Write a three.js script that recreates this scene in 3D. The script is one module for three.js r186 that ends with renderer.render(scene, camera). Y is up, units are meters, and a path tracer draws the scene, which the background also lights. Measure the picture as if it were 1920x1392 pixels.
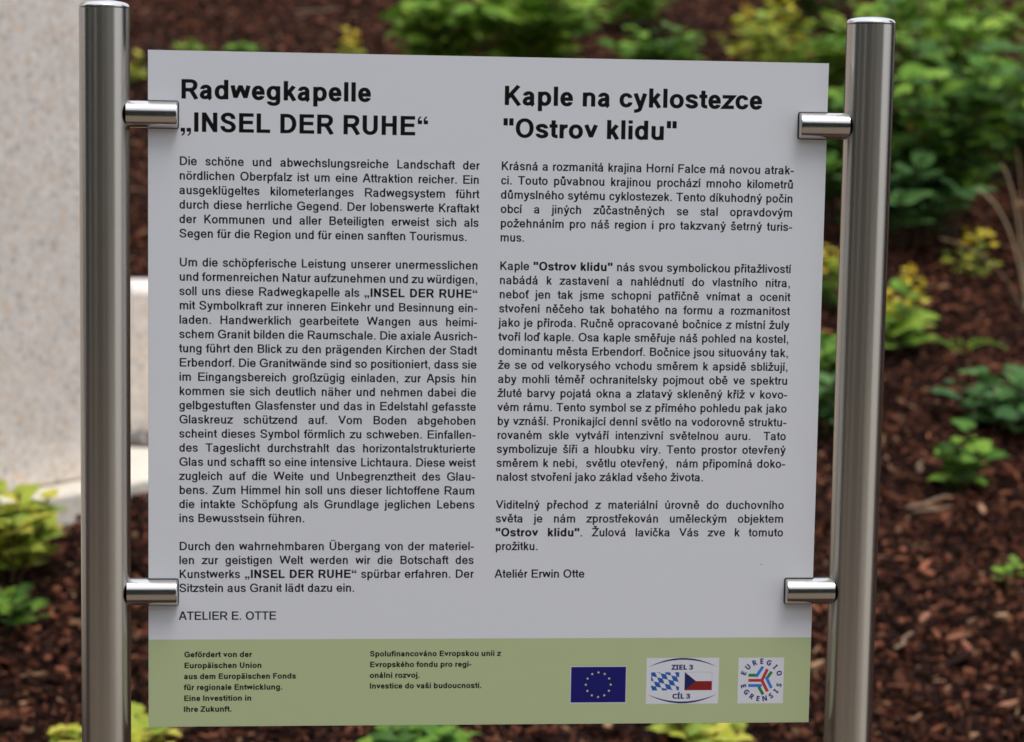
import * as THREE from 'three';
import { mergeGeometries } from 'three/addons/utils/BufferGeometryUtils.js';
import { ImprovedNoise } from 'three/addons/math/ImprovedNoise.js';

// ------------------------------------------------------------------ camera, sky, sun, exposure
const scene = new THREE.Scene();
const SIGN_Y = 1.28;                                   // height of the panel's centre above the path
const F_PX = 4051.5, IMG_W = 1920, IMG_H = 1392;
const camera = new THREE.PerspectiveCamera(2 * Math.atan(IMG_H / 2 / F_PX) * 180 / Math.PI, 1024 / 742, 0.05, 400);
camera.filmGauge = 22.3;
camera.position.set(-0.14742, SIGN_Y + 0.22114, 1.91102);
camera.rotation.order = 'YXZ';
camera.rotation.set(-0.10325, -0.08805, 0.01634);
camera.focus = 1.925; camera.userData.fStop = 4.2;
camera.updateMatrixWorld();

const renderer = new THREE.WebGLRenderer({ antialias: true });
renderer.setSize(1024, 742);
renderer.toneMapping = THREE.LinearToneMapping;
renderer.toneMappingExposure = 1.4;
renderer.shadowMap.enabled = true;

{ // overcast sky: bright, even cloud, a little dimmer towards the horizon, with soft cloud structure
  const w = 256, h = 128, d = new Float32Array(w * h * 4), n = new ImprovedNoise();
  for (let j = 0; j < h; j++) for (let i = 0; i < w; i++) {
    const el = (j + 0.5) / h * Math.PI - Math.PI / 2, az = (i + 0.5) / w * 2 * Math.PI;
    const X = Math.cos(el) * Math.cos(az), Y = Math.sin(el), Z = Math.cos(el) * Math.sin(az);
    let v = el > 0 ? 0.62 + 0.38 * Math.sin(el) : 0.3;
    v *= 1 + 0.16 * n.noise(X * 2.2 + 7, Y * 4 + 3, Z * 2.2) + 0.07 * n.noise(X * 6, Y * 9, Z * 6 + 5);
    const k = (j * w + i) * 4; d[k] = v * 0.935; d[k + 1] = v * 1.0; d[k + 2] = v * 1.13; d[k + 3] = 1;
  }
  const t = new THREE.DataTexture(d, w, h, THREE.RGBAFormat, THREE.FloatType);
  t.mapping = THREE.EquirectangularReflectionMapping; t.magFilter = THREE.LinearFilter; t.minFilter = THREE.LinearFilter; t.needsUpdate = true;
  scene.background = t; scene.environment = t;
}
const sun = new THREE.DirectionalLight(new THREE.Color(1, 0.985, 0.965), 1.2);
sun.position.set(2.5, 14, 4.5); sun.castShadow = true; sun.shadow.radius = 45;
sun.shadow.mapSize.set(2048, 2048);
Object.assign(sun.shadow.camera, { left: -8, right: 8, top: 8, bottom: -8, near: 1, far: 40 });
scene.add(sun);

// ------------------------------------------------------------------ helpers
function rng(seed) { let s = seed >>> 0; return () => { s = (s + 0x6D2B79F5) | 0; let t = Math.imul(s ^ (s >>> 15), 1 | s); t = (t + Math.imul(t ^ (t >>> 7), 61 | t)) ^ t; return ((t ^ (t >>> 14)) >>> 0) / 4294967296; }; }
const noise = new ImprovedNoise();
const V = (x, y, z) => new THREE.Vector3(x, y, z);
const used = {};
function numbered(name) { const k = used[name] = (used[name] ?? -1) + 1; return k ? name + '_' + String(k).padStart(3, '0') : name; }
function shade(o) { o.traverse(c => { if (c.isMesh) { c.castShadow = true; c.receiveShadow = true; } }); return o; }
function thing(name, label, category, pos = [0, 0, 0], group) {
  const o = new THREE.Group(); o.name = numbered(name); o.position.set(...pos);
  o.userData = { label, category }; if (group) o.userData.group = group; scene.add(o); return o;
}
function part(name, geo, mat, parent, extra) { const m = new THREE.Mesh(geo, mat); m.name = name; if (extra) Object.assign(m.userData, extra); parent.add(m); return m; }
const sstep = (a, b, x) => { const t = Math.min(1, Math.max(0, (x - a) / (b - a))); return t * t * (3 - 2 * t); };

// the terrain: a level path in front, a planted bank rising behind the sign, a levelled patch round the stone plinth
function baseHeight(x, z) {
  const b = Math.max(0, -z - 0.05);
  let h = 0.3 * Math.min(b, 12) + 0.01 * 0;
  const b2 = Math.max(0, b);
  let lev = b2 < 2.5 ? 0.3 * b2 : b2 < 4.25 ? 0.75 : Math.min(0.3 * b2, 0.75 + 0.62 * (b2 - 4.25));
  lev = Math.min(lev, h);
  return THREE.MathUtils.lerp(h, lev, 1 - sstep(-0.42, 0.02, x));
}
function ground(x, z) {
  const k = sstep(-0.1, -0.5, z);
  return baseHeight(x, z) + k * (0.02 * noise.noise(x * 1.3, z * 1.3, 2) + 0.014 * noise.noise(x * 4.1, z * 4.1, 8));
}
// photograph pixel -> world: along the pixel's direction to the ground, or to a level
function dirOf(u, v) { return V((u - IMG_W / 2) / F_PX, -(v - IMG_H / 2) / F_PX, -1).applyQuaternion(camera.quaternion); }
function onGround(u, v) {
  const d = dirOf(u, v), p = camera.position.clone();
  let t = 0.5; while (t < 30) { const x = p.x + d.x * t, z = p.z + d.z * t; if (p.y + d.y * t < ground(x, z)) break; t += 0.01; }
  return V(p.x + d.x * t, ground(p.x + d.x * t, p.z + d.z * t), p.z + d.z * t);
}
function onLevel(u, v, y) { const d = dirOf(u, v), t = (y - camera.position.y) / d.y; return camera.position.clone().addScaledVector(d, t); }

function canvasTexture(w, h, draw, srgb = true) {
  const c = document.createElement('canvas'); c.width = w; c.height = h; draw(c.getContext('2d'), w, h);
  const t = new THREE.CanvasTexture(c); if (srgb) t.colorSpace = THREE.SRGBColorSpace;
  t.magFilter = THREE.LinearFilter; t.anisotropy = 8; t.wrapS = t.wrapT = THREE.RepeatWrapping; return t;
}
function dataTexture(w, h, fn, srgb = true) {
  const d = new Uint8Array(w * h * 4);
  for (let j = 0; j < h; j++) for (let i = 0; i < w; i++) { const c = fn(i / w, j / h, i, j), k = (j * w + i) * 4; for (let q = 0; q < 3; q++) d[k + q] = Math.max(0, Math.min(255, c[q])); d[k + 3] = 255; }
  const t = new THREE.DataTexture(d, w, h); if (srgb) t.colorSpace = THREE.SRGBColorSpace;
  t.magFilter = THREE.LinearFilter; t.minFilter = THREE.LinearMipmapLinearFilter; t.generateMipmaps = true; t.wrapS = t.wrapT = THREE.RepeatWrapping; t.needsUpdate = true; return t;
}

// ------------------------------------------------------------------ ground, path
const soilTex = canvasTexture(1024, 1024, (g, W) => {      // fine bark litter, 2 m a side
  g.fillStyle = '#1f1410'; g.fillRect(0, 0, W, W); const r = rng(12);
  for (let i = 0; i < 26000; i++) {
    const t = r(), x = r() * W, y = r() * W, l = 3 + 9 * r(), a = r() * 6.283, b = 0.6 + 0.7 * r();
    const c = t < 0.58 ? [44, 27, 21] : t < 0.86 ? [84, 50, 37] : t < 0.965 ? [135, 86, 62] : [155, 118, 90];
    g.strokeStyle = 'rgb(' + c.map(q => Math.round(Math.min(255, q * b))).join(',') + ')'; g.lineWidth = 1.5 + 3 * r();
    for (const ox of [0, -W]) for (const oy of [0, -W]) { if ((ox && x < W - 12) || (oy && y < W - 12)) continue; g.beginPath(); g.moveTo(x + ox, y + oy); g.lineTo(x + ox + Math.cos(a) * l, y + oy + Math.sin(a) * l); g.stroke(); }
  }
});
const soilMat = new THREE.MeshPhysicalMaterial({ map: soilTex, roughness: 1, specularIntensity: 0.2 });
{
  const xs = [], zs = [];
  const ax = (a, b, n, out) => { for (let i = 0; i < n; i++) out.push(a + (b - a) * i / n); };
  ax(-90, -6, 14, xs); ax(-6, 7, 130, xs); ax(7, 90, 14, xs); xs.push(90);
  ax(-90, -13, 14, zs); ax(-13, 0.6, 150, zs); ax(0.6, 90, 16, zs); zs.push(90);
  const pos = [], uv = [], idx = [];
  for (const z of zs) for (const x of xs) { pos.push(x, ground(x, z), z); uv.push(x / 2, z / 2); }
  const W = xs.length;
  for (let j = 0; j < zs.length - 1; j++) for (let i = 0; i < W - 1; i++) { const a = j * W + i; idx.push(a, a + W, a + 1, a + 1, a + W, a + W + 1); }
  const g = new THREE.BufferGeometry(); g.setAttribute('position', new THREE.Float32BufferAttribute(pos, 3)); g.setAttribute('uv', new THREE.Float32BufferAttribute(uv, 2)); g.setIndex(idx); g.computeVertexNormals();
  const m = part('ground', g, soilMat, scene, { kind: 'structure' }); shade(m);
  const pt = dataTexture(256, 256, (u, v) => { const k = 1 + 0.25 * noise.noise(u * 60, v * 60, 3) + 0.15 * noise.noise(u * 8, v * 8, 5); return [118 * k, 104 * k, 90 * k]; });
  const pg = new THREE.PlaneGeometry(60, 5); pg.rotateX(-Math.PI / 2);
  { const u = pg.attributes.uv; for (let i = 0; i < u.count; i++) u.setXY(i, u.getX(i) * 60, u.getY(i) * 5); }
  const path = part('path', pg, new THREE.MeshStandardMaterial({ map: pt, roughness: 0.95 }), scene, { kind: 'structure' });
  path.position.set(0, 0.004, 3.1); shade(path);
  const ft = dataTexture(256, 256, (u, v) => { const k = 1 + 0.2 * noise.noise(u * 70, v * 70, 6) + 0.08 * noise.noise(u * 9, v * 9, 2); return [176 * k, 168 * k, 155 * k]; });
  const fg = new THREE.PlaneGeometry(30, 15); fg.rotateX(-Math.PI / 2);
  { const u = fg.attributes.uv; for (let i = 0; i < u.count; i++) u.setXY(i, u.getX(i) * 30, u.getY(i) * 15); }
  const court = part('gravel_court', fg, new THREE.MeshStandardMaterial({ map: ft, roughness: 0.95 }), scene, { kind: 'structure' });
  court.position.set(17.2, 0.008, 7.9); shade(court);
}

// ------------------------------------------------------------------ bark mulch
{
  function chipGeo(seed) {
    const r = rng(seed), n = 6, top = [], bot = [];
    for (let i = 0; i < n; i++) {
      const a = i / n * 2 * Math.PI + (r() - 0.5) * 0.5, e = 0.8 + 0.4 * r();
      const x = Math.cos(a) * 0.5 * e, z = Math.sin(a) * 0.5 * e * (1 - 0.3 * r());
      top.push([x, 0.5 + 0.35 * (r() - 0.5) + 0.3 * x, z]); bot.push([x * 0.92, -0.5 + 0.3 * x, z * 0.92]);
    }
    const pos = [], tri = (a, b, c) => pos.push(...a, ...b, ...c), ct = [0, 0.75 + 0.3 * (r() - 0.5), 0];
    for (let i = 0; i < n; i++) { const k = (i + 1) % n; tri(ct, top[k], top[i]); tri(top[i], top[k], bot[i]); tri(top[k], bot[k], bot[i]); }
    const g = new THREE.BufferGeometry(); g.setAttribute('position', new THREE.Float32BufferAttribute(pos, 3)); g.computeVertexNormals(); return g;
  }
  const r = rng(77), spots = [];
  const addArea = (b0, b1, dens) => {
    for (let b = b0; b < b1; b += 0.25) {
      const hw = 0.28 * (b + 0.25 + 1.95) + 0.9, xc = 0.16 + 0.085 * b, n = Math.round(dens * 0.25 * hw * 2);
      for (let i = 0; i < n; i++) spots.push([xc + (r() * 2 - 1) * hw, -(b + r() * 0.25)]);
    }
  };
  addArea(0.1, 1.2, 4000); addArea(1.2, 5, 7000); addArea(5, 10.5, 3600);
  const NV = 5, lists = Array.from({ length: NV }, () => []);
  for (const s of spots) lists[Math.floor(r() * NV)].push(s);
  const mat = new THREE.MeshPhysicalMaterial({ color: 0xffffff, roughness: 0.95, specularIntensity: 0.25 });
  const M = new THREE.Matrix4(), Q = new THREE.Quaternion(), E = new THREE.Euler(), C = new THREE.Color();
  const mulch = thing('bark_mulch', 'loose layer of dark reddish brown bark chips covering the bank', 'mulch'); mulch.userData.kind = 'stuff';
  lists.forEach((L, k) => {
    const im = new THREE.InstancedMesh(chipGeo(100 + k), mat, L.length); im.name = 'bark_chips'; im.userData.kind = 'stuff';
    L.forEach(([x, z], i) => {
      const big = r(), len = big > 0.97 ? 0.04 + 0.03 * r() : big > 0.6 ? 0.016 + 0.02 * r() : 0.007 + 0.012 * r(), wid = len * (0.16 + 0.5 * r() * r()), th = 0.003 + 0.006 * r();
      E.set((r() - 0.5) * 0.9, r() * 6.283, (r() - 0.5) * 0.9); Q.setFromEuler(E);
      M.compose(V(x, ground(x, z) + 0.002 + 0.02 * r(), z), Q, V(len, th, wid)); im.setMatrixAt(i, M);
      const t = r(), b = 0.6 + 0.7 * r();
      if (t < 0.56) C.setRGB(0.03 * b, 0.0125 * b, 0.0085 * b); else if (t < 0.86) C.setRGB(0.12 * b, 0.042 * b, 0.023 * b);
      else if (t < 0.965) C.setRGB(0.29 * b, 0.105 * b, 0.055 * b); else C.setRGB(0.36 * b, 0.2 * b, 0.11 * b);
      im.setColorAt(i, C);
    });
    mulch.add(shade(im));
  });
  // the few large pieces that stand out of the mulch
  const bm = [[0.34, 0.15, 0.09], [0.3, 0.12, 0.07], [0.42, 0.25, 0.14]].map(c => new THREE.MeshPhysicalMaterial({ color: new THREE.Color().setRGB(...c), roughness: 0.9, specularIntensity: 0.3 }));
  [[1733, 1183, 0.038, 0.9, 0], [1876, 1184, 0.036, -0.5, 2], [1142, 1384, 0.04, 1.1, 2], [1812, 1240, 0.034, 1.9, 1], [1790, 1222, 0.042, 0.1, 1], [1890, 1352, 0.044, 0.2, 0], [1533, 1275, 0.038, 0.4, 2], [455, 1380, 0.04, 0.7, 1]].forEach(([u, v, l, a, c], i) => {
    const t = onGround(u, v), m = part(numbered('bark_piece'), chipGeo(300 + i), bm[c], scene, { label: 'large pale reddish bark piece lying on the dark mulch', category: 'bark', group: 'large bark pieces on the mulch' });
    m.position.set(t.x, t.y + 0.024, t.z); m.rotation.set(0.25, a, 0.15); m.scale.set(l, 0.009, l * 0.45); shade(m);
  });
}

// ------------------------------------------------------------------ granite wall, plinth, seat stone
function graniteTex(base, seed, amp) {
  const r = rng(seed), N = 512, cells = new Float32Array(N * N * 3).fill(0);
  const put = (x, y, rad, c) => { for (let j = -rad; j <= rad; j++) for (let i = -rad; i <= rad; i++) if (i * i + j * j <= rad * rad + r() * 3) { const k = (((y + j + N) % N) * N + (x + i + N) % N) * 3; for (let q = 0; q < 3; q++) cells[k + q] = c[q]; } };
  for (let i = 0; i < 5200; i++) { const t = r(); put(Math.floor(r() * N), Math.floor(r() * N), 1 + Math.floor(r() * 3.2), t < 0.33 ? [26, 25, 26] : t < 0.62 ? [-36, -36, -34] : t < 0.86 ? [-4, -30, -58] : [-72, -70, -66]); }
  return dataTexture(N, N, (u, v, i, j) => { const k = (j * N + i) * 3, n = 9 * noise.noise(u * 12, v * 12, seed) + 8 * noise.noise(u * 48, v * 48, seed + 3); return [0, 1, 2].map(q => base[q] + amp * cells[k + q] + n); });
}
function stoneBox(w, h, d, bev = 0.008) {      // box with chamfered edges and uv in metres
  const s = new THREE.Shape(); s.moveTo(-w / 2 + bev, -d / 2 + bev); s.lineTo(w / 2 - bev, -d / 2 + bev); s.lineTo(w / 2 - bev, d / 2 - bev); s.lineTo(-w / 2 + bev, d / 2 - bev); s.closePath();
  const g = new THREE.ExtrudeGeometry(s, { depth: h - 2 * bev, bevelEnabled: true, bevelSize: bev, bevelThickness: bev, bevelSegments: 2 });
  g.translate(0, 0, bev); g.rotateX(-Math.PI / 2);
  const p = g.attributes.position, n = g.attributes.normal, u = g.attributes.uv;
  for (let i = 0; i < p.count; i++) { const x = p.getX(i), y = p.getY(i), z = p.getZ(i); if (Math.abs(n.getY(i)) > 0.7) u.setXY(i, x / 0.9, z / 0.9); else if (Math.abs(n.getX(i)) > 0.7) u.setXY(i, z / 0.9, y / 0.9); else u.setXY(i, x / 0.9, y / 0.9); }
  return g;
}
const PL_Y = 0.79;
{
  const gTex = graniteTex([232, 220, 208], 5, 0.45), pTex = graniteTex([226, 216, 198], 9, 0.3);
  const gMat = new THREE.MeshStandardMaterial({ map: gTex, roughness: 0.85, bumpMap: gTex, bumpScale: 0.0015 });
  const pMat = new THREE.MeshStandardMaterial({ map: pTex, roughness: 0.9 });
  const a = onLevel(0, 931, PL_Y), b = onLevel(213, 889.5, PL_Y);          // foot of the wall's visible face, to its far end
  const dir = b.clone().sub(a).setY(0).normalize(), nrm = V(-dir.z, 0, dir.x).multiplyScalar(dir.x > 0 ? 1 : -1);
  if (nrm.z < 0) nrm.negate();
  const yaw = Math.atan2(-dir.z, dir.x);
  const WL = 2.4, WT = 0.32, WH = 2.3;
  const wall = thing('granite_wall', 'tall pale speckled granite wall slab standing on a light stone plinth', 'wall', [0, 0, 0]);
  { const c = b.clone().addScaledVector(dir, -WL / 2).addScaledVector(nrm, -WT / 2); wall.position.set(c.x, PL_Y + 0.001, c.z); wall.rotation.y = yaw; part('slab', stoneBox(WL, WH, WT, 0.01), gMat, wall); shade(wall); }
  const pl = thing('stone_plinth', 'low light stone plinth under the granite wall, edged by mulch', 'plinth');
  { // front edge runs along the mulch
    const p0 = onLevel(0, 951, PL_Y), p1 = onLevel(279, 900, PL_Y), pd = p1.clone().sub(p0).setY(0).normalize(), pn = V(-pd.z, 0, pd.x); if (pn.z < 0) pn.negate();
    const L = 3.4, D = 1.15, c = p1.clone().addScaledVector(pd, 0.55 - L / 2).addScaledVector(pn, -D / 2);
    pl.position.set(c.x, PL_Y - 0.16, c.z); pl.rotation.y = Math.atan2(-pd.z, pd.x);
    part('base_slab', stoneBox(L, 0.16, D, 0.006), pMat, pl); shade(pl);
  }
  const q = onLevel(215, 830, PL_Y);
  const seat = thing('granite_seat_block', 'low granite seat block on the stone plinth beside the granite wall', 'bench', [q.x + 0.26, PL_Y + 0.001, q.z - 0.26]);
  seat.rotation.y = 0.12; part('block', stoneBox(0.5, 0.36, 0.46, 0.012), gMat, seat); shade(seat);
  const r = rng(31), pebMat = [0x6d6a66, 0x8b857c, 0x55524f].map(c => new THREE.MeshStandardMaterial({ color: c, roughness: 0.8 }));
  for (let i = 0; i < 7; i++) {
    const g = new THREE.IcosahedronGeometry(1, 2), p = g.attributes.position; for (let k = 0; k < p.count; k++) { const f = 1 + 0.18 * noise.noise(p.getX(k) * 1.5 + i * 5, p.getY(k) * 1.5, p.getZ(k) * 1.5); p.setXYZ(k, p.getX(k) * f, p.getY(k) * f, p.getZ(k) * f); } g.computeVertexNormals();
    const s = 0.014 + 0.012 * r(); g.scale(s * 1.3, s * 0.75, s);
    const t = onLevel(246 + i * 6.5 + 3 * r(), 833 + 5 * r(), PL_Y);
    const m = part(numbered('pebble'), g, pebMat[i % 3], scene, { label: 'small grey pebble lying on the plinth before the seat block', category: 'pebble', group: 'pebbles by the seat block' });
    m.position.set(t.x, PL_Y + s * 0.7, t.z); m.rotation.y = r() * 6; shade(m);
  }
}

// ------------------------------------------------------------------ the information sign
const LCOL = [
  ['Die schöne und abwechslungsreiche Landschaft der', 1], ['nördlichen Oberpfalz ist um eine Attraktion reicher. Ein', 1], ['ausgeklügeltes kilometerlanges Radwegsystem führt', 1],
  ['durch diese herrliche Gegend. Der lobenswerte Kraftakt', 1], ['der Kommunen und aller Beteiligten erweist sich als', 1], ['Segen für die Region und für einen sanften Tourismus.', 0, 253], null,
  ['Um die schöpferische Leistung unserer unermesslichen', 1], ['und formenreichen Natur aufzunehmen und zu würdigen,', 1], ['soll uns diese Radwegkapelle als *„INSEL DER RUHE“*', 1],
  ['mit Symbolkraft zur inneren Einkehr und Besinnung ein-', 1], ['laden. Handwerklich gearbeitete Wangen aus heimi-', 1], ['schem Granit bilden die Raumschale. Die axiale Ausrich-', 1],
  ['tung führt den Blick zu den prägenden Kirchen der Stadt', 1], ['Erbendorf. Die Granitwände sind so positioniert, dass sie', 1], ['im Eingangsbereich großzügig einladen, zur Apsis hin', 1],
  ['kommen sie sich deutlich näher und nehmen dabei die', 1], ['gelbgestuften Glasfenster und das in Edelstahl gefasste', 1], ['Glaskreuz schützend auf. Vom Boden abgehoben', 1],
  ['scheint dieses Symbol förmlich zu schweben. Einfallen-', 1], ['des Tageslicht durchstrahlt das horizontalstrukturierte', 1], ['Glas und schafft so eine intensive Lichtaura. Diese weist', 1],
  ['zugleich auf die Weite und Unbegrenztheit des Glau-', 1], ['bens. Zum Himmel hin soll uns dieser lichtoffene Raum', 1], ['die intakte Schöpfung als Grundlage jeglichen Lebens', 1], ['ins Bewusstsein führen.', 0, 111.5], null,
  ['Durch den wahrnehmbaren Übergang von der materiel-', 1], ['len zur geistigen Welt werden wir die Botschaft des', 1], ['Kunstwerks *„INSEL DER RUHE“* spürbar erfahren. Der', 1], ['Sitzstein aus Granit lädt dazu ein.', 0, 156.5], null, ['ATELIER E. OTTE', 0, 86.6]];
const RCOL = [
  ['Krásná a rozmanitá krajina Horní Falce má novou atrak-', 1], ['ci. Touto půvabnou krajinou prochází mnoho kilometrů', 1], ['důmyslného sytému cyklostezek. Tento díkuhodný počin', 1],
  ['obcí a jiných zůčastněných se stal opravdovým', 1], ['požehnáním pro náš region i pro takzvaný šetrný turis-', 1], ['mus.', 0, 22.3], null,
  ['Kaple *"Ostrov klidu"* nás svou symbolickou přitažlivostí', 1], ['nabádá k zastavení a nahlédnutí do vlastního nitra,', 1], ['neboť jen tak jsme schopni patřičně vnímat a ocenit', 1],
  ['stvoření něčeho tak bohatého na formu a rozmanitost', 1], ['jako je příroda. Ručně opracované bočnice z místní žuly', 1], ['tvoří loď kaple. Osa kaple směřuje náš pohled na kostel,', 1],
  ['dominantu města Erbendorf. Bočnice jsou situovány tak,', 1], ['že se od velkorysého vchodu směrem k apsidě sbližují,', 1], ['aby mohli téměř ochranitelsky pojmout obě ve spektru', 1],
  ['žluté barvy pojatá okna a zlatavý skleněný kříž v kovo-', 1], ['vém rámu. Tento symbol se z přímého pohledu pak jako', 1], ['by vznáší. Pronikající denní světlo na vodorovně struktu-', 1],
  ['rovaném skle vytváří intenzivní světelnou auru.  Tato', 1], ['symbolizuje šíři a hloubku víry. Tento prostor otevřený', 1], ['směrem k nebi,  světlu otevřený,  nám připomíná doko-', 1], ['nalost stvoření jako základ všeho života.', 0, 188.5], null,
  ['Viditelný přechod z materiální úrovně do duchovního', 1], ['světa je nám zprostřekován uměleckým objektem', 1], ['*"Ostrov klidu"*. Žulová lavička Vás zve k tomuto', 1], ['prožitku.', 0, 39.2], null, ['Ateliér Erwin Otte', 0, 81.8]];
// a plain grotesque drawn as strokes: advance widths and ink limits of the printed face, in 1/1000 of the type size
const ADV = { reg: 'a556b556c500d556e556f278g556h556i222j222k500l222m833n556o556p556q556r333s500t278u556v500w722x500y500z500A667B667C722D722E667F611G778H722I278J500K667L556M833N722O778P667R722S667T611U722V667W944Z611ß611 278.278,278-333"355„333“333',
  bold: 'a556b611c556d611e556f333g611h611i278j278k556l278m889n611o611p611q611r389s556t333u611v556w778x556y556z500A722B722C722D722E667F611G778H722I278J556K722L611M833N722O778P667R722S667T611U722V667W944Z611ß611 278.278,278-333"474„500“500' };
for (const k in ADV) { const o = {}; for (const m of ADV[k].matchAll(/(\D)(\d+)/g)) o[m[1]] = +m[2]; ADV[k] = o; }
const BASE = { á: 'a´', ä: 'a¨', é: 'e´', ě: 'eˇ', í: 'ı´', ó: 'o´', ö: 'o¨', ü: 'u¨', ú: 'u´', ů: 'u°', ý: 'y´', č: 'cˇ', ň: 'nˇ', ř: 'rˇ', š: 'sˇ', ž: 'zˇ', ď: 'd’', ť: 't’', Ž: 'Zˇ', Ü: 'U¨', Č: 'Cˇ', Ř: 'Rˇ', Š: 'Sˇ' };
function advance(ch, bold) { const b = BASE[ch] ? BASE[ch][0].replace('ı', 'i') : ch; return ADV[bold ? 'bold' : 'reg'][b] ?? 556; }
function glyphPath(ch, bold) {
  const s = bold ? 158 : 120, t = bold ? 126 : 99, k = s / t, hs = s / 2, ht = t / 2, X = 519, C = 716, D = -208, o = 10, p = new Path2D(), fill = new Path2D(), K = 0.6;
  let cx = 0, cy = 0;
  const M = (x, y) => { p.moveTo(x / k, y); cx = x; cy = y; }, L = (...a) => { for (let i = 0; i < a.length; i += 2) { p.lineTo(a[i] / k, a[i + 1]); cx = a[i]; cy = a[i + 1]; } };
  const Q = (qx, qy, x, y) => { p.bezierCurveTo((cx + (qx - cx) * K) / k, cy + (qy - cy) * K, (x + (qx - x) * K) / k, y + (qy - y) * K, x / k, y); cx = x; cy = y; };
  const S = (...a) => { M(a[0], a[1]); L(...a.slice(2)); };
  const oval = (a, b, B, T) => { const m = (a + b) / 2, y = (T + B) / 2; M(a, y); Q(a, T, m, T); Q(b, T, b, y); Q(b, B, m, B); Q(a, B, a, y); p.closePath(); };
  const A = advance(ch, bold), T = X + o - ht, B = -o + ht, TC = C + o - ht, d = bold ? 8 : 0;
  const comma = (x, y, f) => { const h = bold ? 135 : 104, P = pts => { pts.forEach(([a, b], i) => fill[i ? 'lineTo' : 'moveTo']((x + f * a * hs) / k, y + f * b)); fill.closePath(); }; P([[-1, h], [1, h], [1, -15], [0.85, -70], [0.4, -118], [-0.45, -155], [-0.7, -118], [-0.1, -85], [0.2, -45], [0.22, 0], [-1, 0]]); };
  const dot = x => S(x, C - (bold ? 118 : 100), x, C);
  const arch = (a, b, y0 = 300) => { const m = (a + b) / 2 + 10; M(a, y0); Q(a, T, m, T); Q(b, T, b, X - 175); L(b, 0); };
  const mark = (m, x, up) => {
    const y = up ? 175 : 0;
    if (m === '´') S(x - 28, 575 + y, x + 52, 722 + y); if (m === '¨') { dot(x - 95 - d, 0); dot(x + 95 + d, 0); if (up) { /* raised by the caller */ } }
    if (m === 'ˇ') S(x - 100, 722 + y, x, 612 + y, x + 100, 722 + y); if (m === '°') { const r = 58; oval(x - r - 12, x + r + 12, 592, 592 + 2 * r); } if (m === '’') S(A - 30, C, A - 42, 560);
  };
  let base = ch; if (BASE[ch]) { base = BASE[ch][0]; const up = base >= 'A' && base <= 'Z'; if (up && BASE[ch][1] === '¨') { const x = A / 2; S(x - 100, 780, x - 100, 880); S(x + 100, 780, x + 100, 880); } else mark(BASE[ch][1], (base === 'ı' ? (bold ? 139 : 111) : base === 'r' ? A / 2 + 30 : A / 2), up); }
  const l = (bold ? 66 : 66) + hs, r = A - (bold ? 67 : 70) - hs, ol = 36 + hs, or = A - 38 - hs, m = A / 2;
  switch (base) {
    case 'a': { const b = A - (bold ? 92 : 96) - hs + 8; M(ol + 12, 365); Q(ol + 20, T, m - 10, T); Q(b, T, b, 340); L(b, 130); Q(b, 30, b + hs * 0.55 + 12, 0); M(b, 305); Q(b - 10, 285, m - 40, 268); Q(ol, 250, ol, 138); Q(ol, B, m - 50, B); Q(b, B, b, 200); break; }
    case 'b': S(l, 0, l, C); oval(l, or, B, T); break;
    case 'c': { const b = A - 20 - hs; M(b - 8, 348); Q(b - 25, T, m + 12, T); Q(ol, T, ol, X / 2); Q(ol, B, m + 12, B); Q(b - 10, B, b, 182); break; }
    case 'd': S(r, 0, r, C); oval(ol, r, B, T); break;
    case 'e': { const b = A - 42 - hs; M(ol + 2, 258); L(b, 258); Q(b, T, m, T); Q(ol, T, ol, X / 2); Q(ol, B, m + 8, B); Q(b - 25, B, b - 4, 148); break; }
    case 'f': { const x = (bold ? 98 : 92) + hs - (bold ? 10 : 6); M(x, 0); L(x, 580); Q(x, TC, A + 20, TC - 6); S(8, X - ht, A - 14, X - ht); break; }
    case 'g': oval(ol, r, B + 8, T); M(r, X); L(r, -40); Q(r, D + ht, m - 10, D + ht); Q(ol + 15, D + ht, ol + 8, -52); break;
    case 'h': S(l, 0, l, C); arch(l, r); break;
    case 'i': S(A / 2, 0, A / 2, X); dot(A / 2); break;
    case 'ı': S(bold ? 139 : 111, 0, bold ? 139 : 111, X); break;
    case 'j': dot(A / 2); M(A / 2, X); L(A / 2, -90); Q(A / 2, D + ht, -18, D + ht); break;
    case 'k': S(l, 0, l, C); S(A - 30 - hs, X + 6, l + 20, 190); S(l + (bold ? 130 : 120), 300, A - 8 - hs, -6); break;
    case 'l': S(A / 2, 0, A / 2, C); break;
    case 'm': { const b = A - 66 - hs, c = (l + b) / 2; S(l, 0, l, X); arch(l, c); arch(c, b); break; }
    case 'n': S(l, 0, l, X); arch(l, r); break;
    case 'o': oval(ol, A - 36 - hs, B, T); break;
    case 'p': S(l, D, l, X); oval(l, or, B, T); break;
    case 'q': S(r, D, r, X); oval(ol, r, B, T); break;
    case 'r': S(l, 0, l, X); M(l, 270); Q(l + 4, T, A - 14, T - 8); break;
    case 's': { const a = 34 + hs, b = A - 36 - hs; M(b - 8, 362); Q(b - 18, T, m, T); Q(a + 6, T, a + 6, 380); Q(a + 6, 292, m, 262); Q(b, 232, b, 142); Q(b, B, m + 4, B); Q(a + 6, B, a - 2, 158); break; }
    case 't': { const x = (bold ? 92 : 88) + hs - 6; M(x, X + 150); L(x, 140); Q(x, ht - 4, A - 8, ht + 2); S(10, X - ht, A - 14, X - ht); break; }
    case 'u': { M(l, X); L(l, 175); Q(l, B, m - 8, B); Q(r, B, r, 230); S(r, 0, r, X); break; }
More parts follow.
